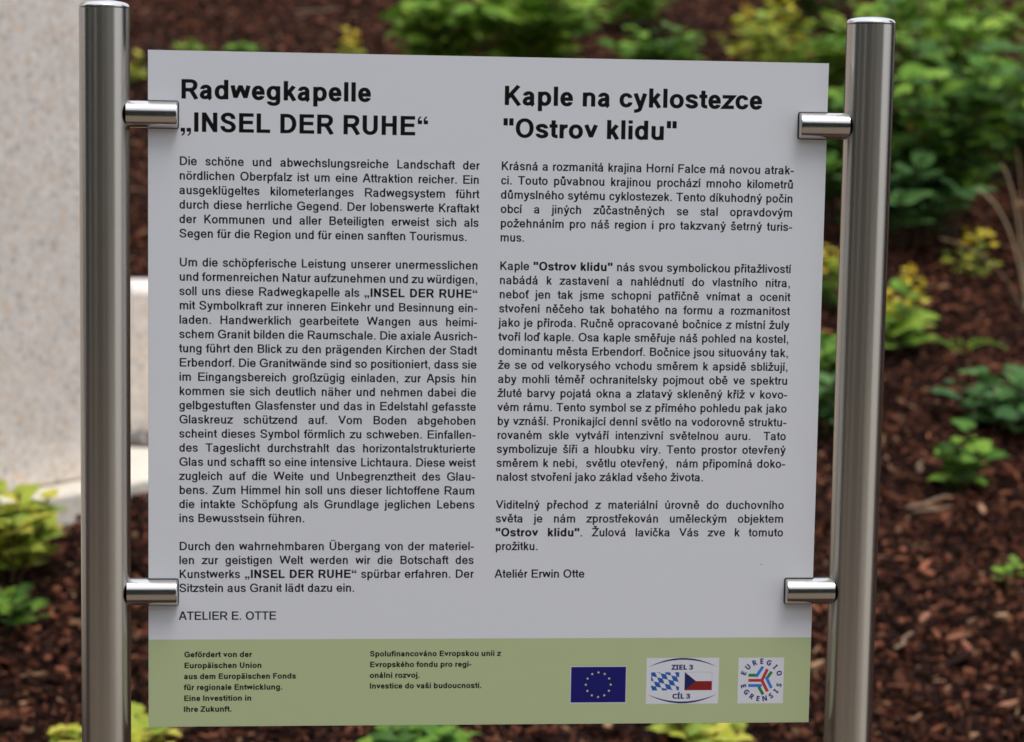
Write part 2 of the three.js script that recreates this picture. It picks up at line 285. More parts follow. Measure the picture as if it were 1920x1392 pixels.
    case 'v': S(12 + hs, X, m, ht * 1.2, A - 12 - hs, X); break;
    case 'w': { const q = A / 4 + 8; S(12 + hs, X, q, ht * 1.2, m, X - 10, A - q, ht * 1.2, A - 12 - hs, X); break; }
    case 'x': S(12 + hs, X, A - 12 - hs, 0); S(A - 12 - hs, X, 12 + hs, 0); break;
    case 'y': S(14 + hs, X, m + 6, 40); M(A - 14 - hs, X); L(m - 8, -70); Q(m - 50, D + ht, 50, D + ht); break;
    case 'z': S(30, X - ht, A - 66, X - ht, 36 + hs * 0.7, ht, A - 26, ht); break;
    case 'ß': M(l, 0); L(l, 520); Q(l, TC, 290, TC); Q(468 + d, TC, 468 + d, 565); Q(468, 470, 400, 400); Q(380, 345, 440, 300); Q(560, 240, 545, 150); Q(545, B, 400, B); Q(300, B, 270, 50); break;
    case 'A': S(4 + hs * 0.9, 0, m - hs * 0.35, C); S(A - 4 - hs * 0.9, 0, m + hs * 0.35, C); S(140, 238, A - 140, 238); break;
    case 'B': { const b = A - 44 - hs; S(l + 8, 0, l + 8, C); M(l, C - ht); L(m + 30, C - ht); Q(b - 26, C - ht, b - 26, 545); Q(b - 26, 378, m + 40, 378); L(l, 378); M(m + 40, 378); Q(b, 378, b, 206); Q(b, ht, m + 40, ht); L(l, ht); break; }
    case 'C': { const b = A - 34 - hs; M(b - 18, 500); Q(b - 80, TC, m + 10, TC); Q(ol + 12, TC, ol + 12, C / 2); Q(ol + 12, B, m + 10, B); Q(b - 70, B, b, 235); break; }
    case 'D': { const b = A - 48 - hs; M(l + 10, ht); L(m - 40, ht); Q(b, ht, b, C / 2); Q(b, C - ht, m - 40, C - ht); L(l + 10, C - ht); S(l + 10, 0, l + 10, C); break; }
    case 'E': S(l + 10, 0, l + 10, C); S(l, C - ht, A - 48, C - ht); S(l, 375, A - 76, 375); S(l, ht, A - 38, ht); break;
    case 'F': S(l + 10, 0, l + 10, C); S(l, C - ht, A - 42, C - ht); S(l, 365, A - 92, 365); break;
    case 'G': { const b = A - 58 - hs; M(b - 12, 500); Q(b - 80, TC, m, TC); Q(ol + 8, TC, ol + 8, C / 2); Q(ol + 8, B, m + 10, B); Q(b - 70, B, b + 2, 105); L(b + 2, 330); S(b + 2 + hs, 330, m + 12, 330); break; }
    case 'H': S(l + 10, 0, l + 10, C); S(A - 76 - hs, 0, A - 76 - hs, C); S(l, 375, A - 80, 375); break;
    case 'I': S(m, 0, m, C); break;
    case 'J': M(A - 66 - hs, C); L(A - 66 - hs, 205); Q(A - 66 - hs, B, m - 30, B); Q(30 + hs, B, 26 + hs, 200); break;
    case 'K': S(l + 8, 0, l + 8, C); S(A - 50 - hs, C + 8, l + 20, 250); S(l + (bold ? 170 : 155), 400, A - 16 - hs, -8); break;
    case 'L': S(l + 6, 0, l + 6, C); S(l, ht, A - 34, ht); break;
    case 'M': S(l + 6, 0, l + 6, C); S(A - 72 - hs, 0, A - 72 - hs, C); S(l + 6, C - 20, m, 30, A - 72 - hs, C - 20); break;
    case 'N': S(l + 8, 0, l + 8, C); S(A - 76 - hs, 0, A - 76 - hs, C); S(l + 8, C - 30, A - 76 - hs, 30); break;
    case 'O': oval(ol + 10, A - 46 - hs, B, TC); break;
    case 'P': { const b = A - 44 - hs; S(l + 10, 0, l + 10, C); M(l, C - ht); L(m + 40, C - ht); Q(b, C - ht, b, 505); Q(b, 300, m + 40, 300); L(l, 300); break; }
    case 'R': { const b = A - 52 - hs; S(l + 10, 0, l + 10, C); M(l, C - ht); L(m + 50, C - ht); Q(b, C - ht, b, 520); Q(b, 330, m + 40, 330); L(l, 330); M(m + 10, 330); Q(m + 80, 310, m + 140, 205); L(A - 12 - hs, -8); break; }
    case 'S': { const a = 48 + hs, b = A - 48 - hs; M(b - 14, 495); Q(b - 20, TC, m, TC); Q(a + 12, TC, a + 12, 528); Q(a + 12, 410, m, 368); Q(b, 326, b, 196); Q(b, B, m + 6, B); Q(a, B, a - 4, 226); break; }
    case 'T': S(m, 0, m, C); S(22, C - ht, A - 22, C - ht); break;
    case 'U': M(l + 10, C); L(l + 10, 255); Q(l + 10, B, m, B); Q(A - 76 - hs, B, A - 76 - hs, 255); L(A - 76 - hs, C); break;
    case 'V': S(8 + hs, C, m, ht * 1.2, A - 8 - hs, C); break;
    case 'W': { const q = A / 4 + 6; S(10 + hs, C, q, ht * 1.2, m, C - 12, A - q, ht * 1.2, A - 10 - hs, C); break; }
    case 'Z': S(38, C - ht, A - 78, C - ht, 40 + hs * 0.7, ht, A - 26, ht); break;
    case '.': S(m, 0, m, bold ? 130 : 100); break;
    case ',': comma(m, 0, 1); break;
    case '-': S(30, 255, A - 30, 255); break;
    case '"': S(m - (bold ? 110 : 80), 450, m - (bold ? 110 : 80), C); S(m + (bold ? 110 : 80), 450, m + (bold ? 110 : 80), C); break;
    case '„': for (const x of bold ? [135, 360] : [92, 240]) comma(x, 0, 1); break;
    case '“': for (const x of bold ? [140, 365] : [92, 240]) comma(x, 562, -1); break;
    default: if (ch !== ' ') throw new Error('no glyph for ' + ch);
  }
  return { path: p, fill, k, t };
}
const glyphs = {};
function drawText(g, str, x, y, size, bold) {        // returns the pen's end
  for (const ch of str) {
    if (ch !== ' ') {
      const G = glyphs[ch + bold] ??= glyphPath(ch, bold), f = size / 1000;
      g.save(); g.translate(x, y); g.scale(f * G.k, -f); g.lineWidth = G.t; g.lineCap = 'butt'; g.lineJoin = 'miter'; g.miterLimit = 3; g.stroke(G.path); g.fillStyle = g.strokeStyle; g.fill(G.fill); g.restore();
    }
    x += advance(ch, bold) * size / 1000;
  }
  return x;
}
const textWidth = (str, size, bold) => [...str].reduce((a, c) => a + advance(c, bold), 0) * size / 1000;
const print = canvasTexture(2048, 2048, (g, W) => {
  const k = W / 600; g.scale(k, k);                          // millimetres on the panel
  const INK = '#0d0d0e', WHITE = '#e6e7eb';
  g.fillStyle = WHITE; g.fillRect(0, 0, 600, 600);
  g.fillStyle = '#bfca9a'; g.fillRect(0, 520.6, 600, 79.4);
  const font = (px, bold) => { g.font = (bold ? 'bold ' : '') + px + 'px sans-serif'; };
  // a run of words, letters widened to the width of the printed face; spaces stretch to fill a justified line
  function line(str, x, y, size, width, justify) {
    const runs = []; let bold = false;
    for (const seg of str.split('*')) { if (seg) for (const w of seg.split(/( +)/)) if (w) runs.push([w, bold]); bold = !bold; }
    let text = 0, spaces = 0;
    for (const r of runs) if (/^ +$/.test(r[0])) spaces += r[0].length; else text += textWidth(r[0], size, r[1]);
    const sp = justify ? (width - text) / spaces : size * 0.278, f = !justify && width ? (width) / (text + spaces * sp) : 1;
    if (justify && sp < size * 0.15 || Math.abs(f - 1) > 0.03) console.log('fit', f.toFixed(3), (sp / size).toFixed(2), str);
    g.strokeStyle = INK; g.save(); g.translate(x, y); g.scale(f, 1); x = 0;
    for (const r of runs) { if (/^ +$/.test(r[0])) x += sp * r[0].length; else x = drawText(g, r[0], x, 0, size, r[1]); }
    g.restore();
  }
  line('*Radwegkapelle*', 27, 41.3, 23.4, 167); line('*„INSEL DER RUHE“*', 26.8, 69.8, 23.4, 217.8);
  line('*Kaple na cyklostezce*', 309.2, 41.8, 23.4, 232.4); line('*"Ostrov klidu"*', 309, 70.2, 23.4, 156.4);
  LCOL.forEach((l, i) => l && line(l[0], 26.6, 98.9 + 12.62 * i, 10.52, l[1] ? 263 : l[2], l[1]));
  RCOL.forEach((l, i) => l && line(l[0], 308.4, 98.9 + 12.62 * i, 10.52, l[1] ? 263 : l[2], l[1]));
  const GL = [['Gefördert von der', 60.4], ['Europäischen Union', 69.3], ['aus dem Europäischen Fonds', 100], ['für regionale Entwicklung.', 88], ['Eine Investition in', 60.5], ['Ihre Zukunft.', 43]];
  GL.forEach((t, i) => line('*' + t[0] + '*', 31.2 - i * 0.08, 536.7 + 9.98 * i, 7.07, t[1]));
  const GR = [['Spolufinancováno Evropskou unii z', 118.4], ['Evropského fondu pro regi-', 92], ['onálni rozvoj.', 45.5], ['Investice do vaši budoucnosti.', 101.5]];
  GR.forEach((t, i) => line('*' + t[0] + '*', 196.8, 536.7 + 9.85 * i, 7.07, t[1]));
  // European flag
  g.fillStyle = '#d9dbe2'; g.fillRect(378.8, 546.6, 51.6, 34.4); g.fillStyle = '#1a1a6e'; g.fillRect(379.6, 547.3, 50.1, 32.9);
  g.fillStyle = '#e3df8e';
  for (let i = 0; i < 12; i++) { const a = i * Math.PI / 6, X = 404.6 + 11.4 * Math.sin(a), Y = 563.8 - 11.4 * Math.cos(a); g.beginPath(); for (let q = 0; q < 10; q++) { const R = q % 2 ? 0.62 : 1.55, t = q * Math.PI / 5; g.lineTo(X + R * Math.sin(t), Y - R * Math.cos(t)); } g.fill(); }
  // ZIEL 3 / CÍL 3
  const NAVY = '#26265f';
  g.fillStyle = '#e4e4ea'; g.fillRect(448.6, 539.2, 66.8, 42.7);
  g.fillStyle = NAVY;
  for (const s of [-1, 1]) { const yc = 560.5, ye = yc + s * 12.6, ym = yc + s * 20.4; g.beginPath(); g.moveTo(450, ye); g.quadraticCurveTo(482, yc + s * 26.4, 514, ye); g.quadraticCurveTo(482, yc + s * 29.6, 450, ye); g.fill(); }
  font(6.1, true); g.textAlign = 'center';
  const wide = (t, x, y) => { g.save(); g.translate(x, y); g.scale(1.16, 1); g.fillText(t, 0, 0); g.lineWidth = 0.25; g.strokeStyle = NAVY; g.strokeText(t, 0, 0); g.restore(); };
  wide('ZIEL 3', 481.6, 550); wide('CÍL 3', 481.2, 576.8); 
  g.save(); g.beginPath(); g.rect(453, 552.6, 25.8, 16.9); g.clip(); g.fillStyle = '#e4e4ea'; g.fillRect(453, 552.6, 25.8, 16.9); g.fillStyle = '#2f5fae';
  for (let i = -3; i < 8; i++) for (let j = -3; j < 8; j++) if ((i + j) % 2 === 0) { const o = (a, b) => [451.5 + a * 5.0 + b * 2.0, 551.2 + b * 4.9 + a * 1.1]; g.beginPath(); for (const [a, b] of [[i, j], [i + 1, j], [i + 1, j + 1], [i, j + 1]]) g.lineTo(...o(a, b)); g.fill(); }
  g.restore();
  g.fillStyle = '#9a9aa6'; g.fillRect(483.9, 552.5, 25.4, 17); g.fillStyle = '#e4e4ea'; g.fillRect(484.1, 552.7, 25, 8.3); g.fillStyle = '#8f2525'; g.fillRect(484.1, 561, 25, 8.3);
  g.fillStyle = NAVY; g.beginPath(); g.moveTo(484.1, 552.7); g.lineTo(494.4, 561); g.lineTo(484.1, 569.3); g.fill();
  // EUREGIO EGRENSIS
  g.fillStyle = '#e4e4ea'; g.fillRect(533.3, 539.3, 42.3, 42.7);
  const ox = 554.9, oy = 560.6; g.fillStyle = '#26266a'; font(6.6, true);
  const arc = (str, a0, a1, R, inward) => [...str].forEach((ch, i, all) => { const a = (a0 + (a1 - a0) * i / (all.length - 1)) * Math.PI / 180; g.save(); g.translate(ox + R * Math.cos(a), oy - R * Math.sin(a)); g.rotate(inward ? -a - Math.PI / 2 : Math.PI / 2 - a); g.fillText(ch, 0, 2.3); g.lineWidth = 0.2; g.strokeStyle = '#26266a'; g.strokeText(ch, 0, 2.3); g.restore(); });
  arc('EUREGIO', 158, 22, 17.6, false); arc('EGRENSIS', 198, 345, 17.4, true);
  const stroke = (c, pts) => { g.strokeStyle = c; g.lineWidth = 2.7; g.beginPath(); pts.forEach(p => g.lineTo(ox + p[0], oy + p[1])); g.stroke(); };
  stroke('#2e8044', [[-12, -4.8], [-4.6, -4.8]]); stroke('#3a7fd6', [[-4.9, -3.4], [1.2, -12.8]]);
  stroke('#2e8044', [[5.2, -2], [9.4, -8]]); stroke('#3a7fd6', [[4.4, -3.2], [9.6, 7.2]]);
  stroke('#3a7fd6', [[-12, 4.8], [0.6, 4.8]]); stroke('#2e8044', [[-2.2, 6], [2, 13.2]]);
  stroke('#c23a34', [[-12, 0], [0.6, 0], [5.4, -10.4]]); stroke('#c23a34', [[0.4, -0.4], [6, 10.4]]);
  g.textAlign = 'left';
  // small scuffs
  g.strokeStyle = '#8d8c8a'; g.lineWidth = 0.5; g.beginPath(); g.moveTo(551, 453.2); g.lineTo(553, 452.4); g.stroke();
  g.fillStyle = '#c9c9c8'; g.beginPath(); g.arc(104, 175.5, 0.5, 0, 7); g.arc(416, 470, 0.4, 0, 7); g.fill();
});
{
  const steelMaps = dataTexture(256, 512, (u, v) => { const a = 128 + 60 * noise.noise(u * 120, v * 3, 1) + 40 * noise.noise(u * 40, v * 9, 4); return [a, a, a]; }, false);
  const steel = new THREE.MeshPhysicalMaterial({ color: new THREE.Color().setRGB(0.54, 0.505, 0.45), metalness: 1, roughness: 0.27, anisotropy: 0.75, anisotropyRotation: Math.PI / 2 });
  steel.bumpMap = steelMaps; steel.bumpScale = 0.000006;
  const steelClip = new THREE.MeshPhysicalMaterial({ color: new THREE.Color().setRGB(0.63, 0.605, 0.57), metalness: 1, roughness: 0.2 });
  const capSteel = new THREE.MeshPhysicalMaterial({ color: new THREE.Color().setRGB(0.66, 0.65, 0.63), metalness: 1, roughness: 0.2 });
  const rubber = new THREE.MeshStandardMaterial({ color: 0x17171a, roughness: 0.7 });
  const white = new THREE.MeshStandardMaterial({ color: new THREE.Color().setRGB(0.78, 0.78, 0.8), roughness: 0.45 });
  const face = new THREE.MeshPhysicalMaterial({ map: print, roughness: 0.42, specularIntensity: 0.6 });
  const sign = thing('information_sign', 'white and green bilingual text panel clamped between two brushed steel posts', 'sign');
  const H = 0.6, top = SIGN_Y + 0.3, PR = 0.0217, PX = 0.3373, PT = top + 0.0345;
  const sheet = part('panel', new THREE.BoxGeometry(0.6, 0.6, 0.003), white, sign); sheet.position.set(0, SIGN_Y, 0);
  const pf = part('printed_face', new THREE.PlaneGeometry(0.5996, 0.5996), face, sheet); pf.position.z = 0.0019;
  for (const s of [-1, 1]) {
    const g = new THREE.CylinderGeometry(PR, PR, PT + 0.3, 72, 1, false); g.translate(0, (PT - 0.3) / 2, 0);
    { const u = g.attributes.uv; for (let i = 0; i < u.count; i++) u.setXY(i, u.getX(i), u.getY(i) * 2); }
    const post = part('post', g, steel, sign); post.position.set(s * PX, 0, 0);
    const prof = [[0.0195, -0.002], [0.0195, 0.0006], [PR - 0.0004, 0.0006], [PR, 0.0010], [PR, 0.0020], [PR - 0.0006, 0.0027]];
    for (let i = 1; i <= 14; i++) { const t = i / 14; prof.push([(PR - 0.0006) * Math.cos(t * Math.PI / 2), 0.0027 + 0.0044 * (1 - (1 - t) * (1 - t)) ]); }
    prof.forEach(p => { p[0] = Math.max(0, p[0]); });
    const cap = part('end_cap', new THREE.LatheGeometry(prof.map(p => new THREE.Vector2(p[0], p[1])), 64), capSteel, post); cap.position.y = PT;
    for (const y of [top - 0.0556, top - 0.4772]) {
      // clamp: two half-round jaws of a short bar, rooted at the post, holding the panel between them
      const x0 = PX - 0.0192, len = x0 - (0.3 - 0.0262), r = 0.0116;
      const cl = new THREE.Group(); cl.name = 'clamp'; sign.add(cl); cl.position.set(s * x0, y, 0); if (s > 0) cl.rotation.y = Math.PI;
      const pr = [new THREE.Vector2(r, 0), new THREE.Vector2(r, len - 0.0018)];
      for (let i = 1; i <= 5; i++) { const a = i / 5 * Math.PI / 2; pr.push(new THREE.Vector2(r - 0.0018 + 0.0018 * Math.cos(a), len - 0.0018 + 0.0018 * Math.sin(a))); }
      pr.push(new THREE.Vector2(0.0001, len));
      for (const f of [1, -1]) {
        const lg = new THREE.LatheGeometry(pr, 32, f * s > 0 ? Math.PI * 0.5 : -Math.PI * 0.5, Math.PI); lg.rotateZ(-Math.PI / 2);
        // lathe axis now along +x; the half faces +z or -z
        const bb = new THREE.Box3().setFromBufferAttribute(lg.attributes.position);
        const toFront = bb.max.z > 0.005;
        const j = part('jaw', lg, steelClip, cl); j.position.z = toFront ? 0.0028 : -0.0028;
      }
      const core = part('clamp_core', new THREE.BoxGeometry(len - 0.0275, 2 * r - 0.0006, 0.0056), steelClip, cl); core.position.x = (len - 0.0275) / 2;
      const sh = new THREE.Shape(), gw = 0.0268, gh = r + 0.0006, c = 0.0028; // rubber liner round the jaw
      sh.moveTo(0, -gh); sh.lineTo(gw - c, -gh); sh.quadraticCurveTo(gw, -gh, gw, -gh + c); sh.lineTo(gw, gh - c); sh.quadraticCurveTo(gw, gh, gw - c, gh); sh.lineTo(0, gh); sh.closePath();
      const lg2 = new THREE.ExtrudeGeometry(sh, { depth: 0.0009, bevelEnabled: false });
      for (const f of [1, -1]) { const l = part('rubber_liner', lg2, rubber, cl); l.position.set(len - 0.0262, 0, f > 0 ? 0.00195 : -0.00285); }
    }
  }
  shade(sign);
}

// ------------------------------------------------------------------ plants
function leafGeo(kind, seed) {
  const r = rng(seed), pts = [];           // outline in (across, along), petiole at the origin, length 1
  let cy = 0.32;
  if (kind === 'lobed') {
    const n = 30; for (let i = 0; i <= n; i++) { const p = (i / n * 2 - 1) * 2.75; let R = 0.6 * (1 - 0.3 * Math.pow(Math.abs(Math.sin(p * 1.5)), 1.3)) * (1 - 0.16 * Math.abs(p) / 2.75); R *= 1 + (i % 2 ? 0.07 : -0.05) + 0.08 * (r() - 0.5); pts.push([R * Math.sin(p) * 0.9, cy + R * Math.cos(p) * 1.05]); }
  } else if (kind === 'ovate') {
    const n = 13; for (let s = -1; s <= 1; s += 2) for (let i = 0; i <= n; i++) { const t = s < 0 ? i / n : 1 - i / n; const w = 0.33 * Math.pow(Math.sin(Math.PI * Math.pow(t, 0.75)), 0.85) * (1 + (i % 2 ? 0.06 : -0.05)); pts.push([s * w, t]); } cy = 0.42;
  } else if (kind === 'cut') {             // deeply cut, fern-like
    const n = 26; for (let s = -1; s <= 1; s += 2) for (let i = 0; i <= n; i++) { const t = s < 0 ? i / n : 1 - i / n; const w = 0.34 * Math.sin(Math.PI * Math.pow(t, 0.8)) * (i % 4 < 2 ? 1 : 0.35); pts.push([s * w, Math.min(1, t + (i % 4 < 2 ? 0.05 : 0))]); } cy = 0.45;
  }
  const fold = 0.18 + 0.12 * r(), droop = 0.2 + 0.25 * r(), tw = (r() - 0.5) * 0.3;
  const lift = (x, y) => fold * Math.abs(x) - droop * y * y + tw * x * y + 0.03 * Math.sin(9 * y + 5 * x);
  const pos = [], idx = [], rib = 7;
  // strip between outline and midrib so that the blade folds along the rib
  const P = pts.map(([x, y]) => [x, y, lift(x, y)]), Mid = pts.map(([x, y]) => { const yy = Math.max(0.02, Math.min(0.97, kind === 'lobed' ? cy + (y - cy) * 0.55 : y)); return [0, yy, lift(0, yy) - 0.01]; });
  P.forEach(p => pos.push(...p)); Mid.forEach(p => pos.push(...p)); const n = P.length;
  for (let i = 0; i < n - 1; i++) { idx.push(i, n + i, i + 1, i + 1, n + i, n + i + 1); }
  const g = new THREE.BufferGeometry(); g.setAttribute('position', new THREE.Float32BufferAttribute(pos, 3)); g.setIndex(idx); g.computeVertexNormals(); return g;
}
const LEAF = {}; for (const k of ['lobed', 'ovate', 'cut']) LEAF[k] = [1, 2, 3].map(s => leafGeo(k, s * 7));
const leafMat = (r, g, b) => new THREE.MeshPhysicalMaterial({ color: new THREE.Color().setRGB(r, g, b), roughness: 0.72, transmission: 0.22, thickness: 0, specularIntensity: 0.22, side: THREE.DoubleSide });
const TONE = {
  lime: [leafMat(0.52, 0.52, 0.06), leafMat(0.4, 0.46, 0.06), leafMat(0.6, 0.55, 0.08), leafMat(0.27, 0.36, 0.05)],
  green: [leafMat(0.15, 0.29, 0.03), leafMat(0.1, 0.22, 0.03), leafMat(0.21, 0.36, 0.04), leafMat(0.065, 0.15, 0.025)],
  fresh: [leafMat(0.24, 0.39, 0.045), leafMat(0.17, 0.32, 0.04), leafMat(0.31, 0.44, 0.055)],
  dark: [leafMat(0.06, 0.15, 0.045), leafMat(0.09, 0.2, 0.055), leafMat(0.12, 0.25, 0.065)],
};
const stemGreen = new THREE.MeshStandardMaterial({ color: new THREE.Color().setRGB(0.13, 0.16, 0.05), roughness: 0.8 }), stemBrown = new THREE.MeshStandardMaterial({ color: new THREE.Color().setRGB(0.12, 0.07, 0.04), roughness: 0.9 });
const petal = [new THREE.MeshStandardMaterial({ color: new THREE.Color().setRGB(0.72, 0.52, 0.02), roughness: 0.7, side: THREE.DoubleSide }), new THREE.MeshStandardMaterial({ color: new THREE.Color().setRGB(0.75, 0.62, 0.05), roughness: 0.7, side: THREE.DoubleSide })];
function stemGeo(a, b, bend, r0) {
  const m = a.clone().lerp(b, 0.5).add(bend), c = new THREE.QuadraticBezierCurve3(a, m, b);
  return [c, new THREE.TubeGeometry(c, 6, r0, 5)];
}
const Xv = V(), Yv = V(), Zv = V(), MB = new THREE.Matrix4();
function addLeaf(parent, geo, mat, at, dir, size, r, flat = 0.75) {
  Yv.copy(dir).normalize(); Zv.set((r() - 0.5) * 0.7, 1, (r() - 0.5) * 0.7 + 0.25).lerp(dir, -(1 - flat) * 0.5);
  Xv.crossVectors(Yv, Zv).normalize(); Zv.crossVectors(Xv, Yv).normalize(); MB.makeBasis(Xv, Yv, Zv);
  const m = part('leaf', geo, mat, parent); m.quaternion.setFromRotationMatrix(MB); m.position.copy(at); m.scale.setScalar(size); return m;
}
function flowerGeo(seed) {                 // a small five-petalled flower
  const r = rng(seed), pos = [];
  for (let i = 0; i < 5; i++) { const a = i * 1.2566 + r() * 0.2, e = 0.5; const c = [Math.cos(a), Math.sin(a)], l = [Math.cos(a - e), Math.sin(a - e)], q = [Math.cos(a + e), Math.sin(a + e)]; pos.push(0, 0, 0, l[0] * 0.6, 0.15, l[1] * 0.6, c[0], 0.22, c[1], 0, 0, 0, c[0], 0.22, c[1], q[0] * 0.6, 0.15, q[1] * 0.6); }
  const g = new THREE.BufferGeometry(); g.setAttribute('position', new THREE.Float32BufferAttribute(pos, 3)); g.computeVertexNormals(); return g;
}
const FLOWER = [flowerGeo(1), flowerGeo(2)];
// px: base in the photograph; h, r in metres
function plant({ name, label, category = 'plant', group, px, at, h, r, stems = 6, per = 7, leaf = 'lobed', size = 0.06, tone = 'green', seed = 1, flowers = 0, woody = false, lean = [0, 0], spread = 1, upFrom = 0.25 }) {
  const R = rng(seed * 911 + 13), p = at ?? onGround(...px);
  const o = thing(name, label, category, [p.x, p.y - 0.004, p.z], group), tones = TONE[tone];
  for (let s = 0; s < stems; s++) {
    const az = s * 2.39996 + R() * 0.6, rad = r * Math.sqrt((s + 0.5) / stems) * spread, top = V(Math.cos(az) * rad + lean[0], h * (0.55 + 0.45 * R()) * (1 - 0.35 * (rad / Math.max(r, 0.01)) ** 2), Math.sin(az) * rad + lean[1]);
    const foot = V(Math.cos(az) * rad * 0.18, -0.01, Math.sin(az) * rad * 0.18);
    const [c, g] = stemGeo(foot, top, V(Math.cos(az) * rad * -0.12, h * 0.14, Math.sin(az) * rad * -0.12), woody ? 0.0028 : 0.0018);
    part('stem', g, woody ? stemBrown : stemGreen, o);
    for (let k = 0; k < per; k++) {
      const t = upFrom + (1 - upFrom) * (k + 0.6 * R()) / Math.max(1, per - 0.4), q = c.getPoint(Math.min(1, t)), a2 = az + k * 2.4 + R() * 0.9;
      const dir = V(Math.cos(a2), 0.35 + 0.5 * (R() - 0.35), Math.sin(a2)).addScaledVector(V(Math.cos(az), 0.3, Math.sin(az)), 0.35);
      addLeaf(o, LEAF[leaf][Math.floor(R() * 3)], tones[Math.floor(R() * tones.length)], q, dir, size * (0.65 + 0.6 * R()) * (1 - 0.25 * t * R()), R);
    }
    if (s < flowers) for (let k = 0; k < 9; k++) { const f = part('flower', FLOWER[k % 2], petal[k % 2], o); f.position.copy(top).add(V((R() - 0.5) * 0.05, 0.005 + 0.055 * R(), (R() - 0.5) * 0.05)); f.scale.setScalar(0.011 + 0.006 * R()); f.rotation.set((R() - 0.5) * 1.4, R() * 6, (R() - 0.5) * 1.4); }
  }
  return shade(o);
}
const SH = 'green shrubs along the upper bank', YP = 'yellow-leaved plants in the mulch';
// yellow-leaved plants in front of the wall and below the panel
plant({ name: 'yellow_leaved_shrub', label: 'lime yellow lobed-leaf shrub in front of the granite wall', px: [20, 1100], h: 0.24, r: 0.11, stems: 13, per: 8, size: 0.066, tone: 'lime', seed: 1, woody: true });
plant({ name: 'fern_leaved_plant', label: 'green plant with deeply cut fern-like leaves beside the lime yellow shrub', px: [5, 1185], h: 0.09, r: 0.07, stems: 6, per: 3, leaf: 'cut', size: 0.068, tone: 'green', seed: 2 });
plant({ name: 'yellow_leaved_shrub', label: 'lime yellow lobed-leaf shrub at the foot of the post by the wall', px: [205, 1440], h: 0.1, r: 0.13, stems: 9, per: 5, size: 0.06, tone: 'lime', seed: 3, woody: true });
plant({ name: 'low_green_plant', label: 'low dark green plant under the middle of the green panel strip', px: [800, 1425], h: 0.085, r: 0.11, stems: 12, per: 6, size: 0.042, tone: 'green', seed: 4 });
plant({ name: 'yellow_leaved_shrub', label: 'lime yellow lobed-leaf shrub under the logos of the panel', px: [1320, 1440], h: 0.1, r: 0.085, stems: 8, per: 5, size: 0.055, tone: 'lime', seed: 5, woody: true });
// right of the sign
plant({ name: 'low_green_plant', label: 'small green plant with lobed leaves alone in the mulch', px: [1800, 932], h: 0.16, r: 0.055, stems: 6, per: 5, leaf: 'lobed', size: 0.055, tone: 'green', seed: 6 });
plant({ name: 'seedling', label: 'thin upright green seedling rising from the mulch', px: [1893, 1118], h: 0.11, r: 0.02, stems: 2, per: 5, leaf: 'ovate', size: 0.03, tone: 'fresh', seed: 7, upFrom: 0.5 });
plant({ name: 'low_green_plant', label: 'bushy dark green plant below the dry grass stalks', px: [1890, 815], h: 0.17, r: 0.13, stems: 14, per: 6, leaf: 'ovate', size: 0.068, tone: 'dark', seed: 8 });
plant({ name: 'flowering_plant', label: 'yellow flowering plant with broad green leaves beside the post away from the wall', px: [1675, 668], h: 0.19, r: 0.1, stems: 8, per: 5, leaf: 'ovate', size: 0.085, tone: 'fresh', seed: 9, flowers: 7 });
plant({ name: 'flowering_plant', label: 'small yellow flowering plant seen between panel and post', px: [1548, 590], h: 0.15, r: 0.07, stems: 6, per: 5, leaf: 'ovate', size: 0.06, tone: 'green', seed: 10, flowers: 6 });
plant({ name: 'flowering_plant', label: 'pale yellow low flowering sprigs beside the dry grass stalks', px: [1825, 525], h: 0.11, r: 0.1, stems: 7, per: 4, leaf: 'ovate', size: 0.04, tone: 'lime', seed: 11, flowers: 2 });
plant({ name: 'low_green_plant', label: 'dark green plant behind the panel edge near the lower bar', px: [1540, 830], h: 0.2, r: 0.1, stems: 10, per: 6, leaf: 'ovate', size: 0.07, tone: 'dark', seed: 12 });
plant({ name: 'low_green_plant', label: 'dark green plant between panel and post, below the flowers', px: [1552, 720], h: 0.16, r: 0.1, stems: 9, per: 6, leaf: 'ovate', size: 0.07, tone: 'green', seed: 42 });
plant({ name: 'green_shrub', label: 'largest leafy green shrub, behind the post away from the wall', category: 'shrub', px: [1755, 455], h: 0.8, r: 0.34, stems: 30, per: 10, leaf: 'lobed', size: 0.095, tone: 'green', seed: 13, woody: true });
plant({ name: 'green_shrub', label: 'low dark green shrub at the foot of the largest leafy shrub', category: 'shrub', px: [1690, 470], h: 0.4, r: 0.26, stems: 20, per: 11, leaf: 'ovate', size: 0.09, tone: 'dark', seed: 14, woody: true });
plant({ name: 'green_shrub', label: 'bright green shrub on the bank above the largest leafy shrub', category: 'shrub', px: [1770, 190], h: 0.6, r: 0.42, stems: 29, per: 10, leaf: 'lobed', size: 0.085, tone: 'fresh', seed: 15, woody: true });
plant({ name: 'green_shrub', label: 'green shrub showing in the gap between panel and post, by the largest shrub', category: 'shrub', px: [1560, 430], h: 0.5, r: 0.22, stems: 20, per: 11, leaf: 'ovate', size: 0.09, tone: 'green', seed: 16, woody: true });
plant({ name: 'green_shrub', label: 'bright green shrub behind the top corner of the panel by the post', category: 'shrub', px: [1560, 200], h: 0.33, r: 0.16, stems: 14, per: 10, leaf: 'ovate', size: 0.085, tone: 'fresh', seed: 17, woody: true });
plant({ name: 'green_shrub', label: 'green shrub above the dry grass stalks, beside the largest leafy shrub', category: 'shrub', px: [1885, 345], h: 0.5, r: 0.24, stems: 20, per: 10, leaf: 'lobed', size: 0.085, tone: 'green', seed: 18, woody: true });
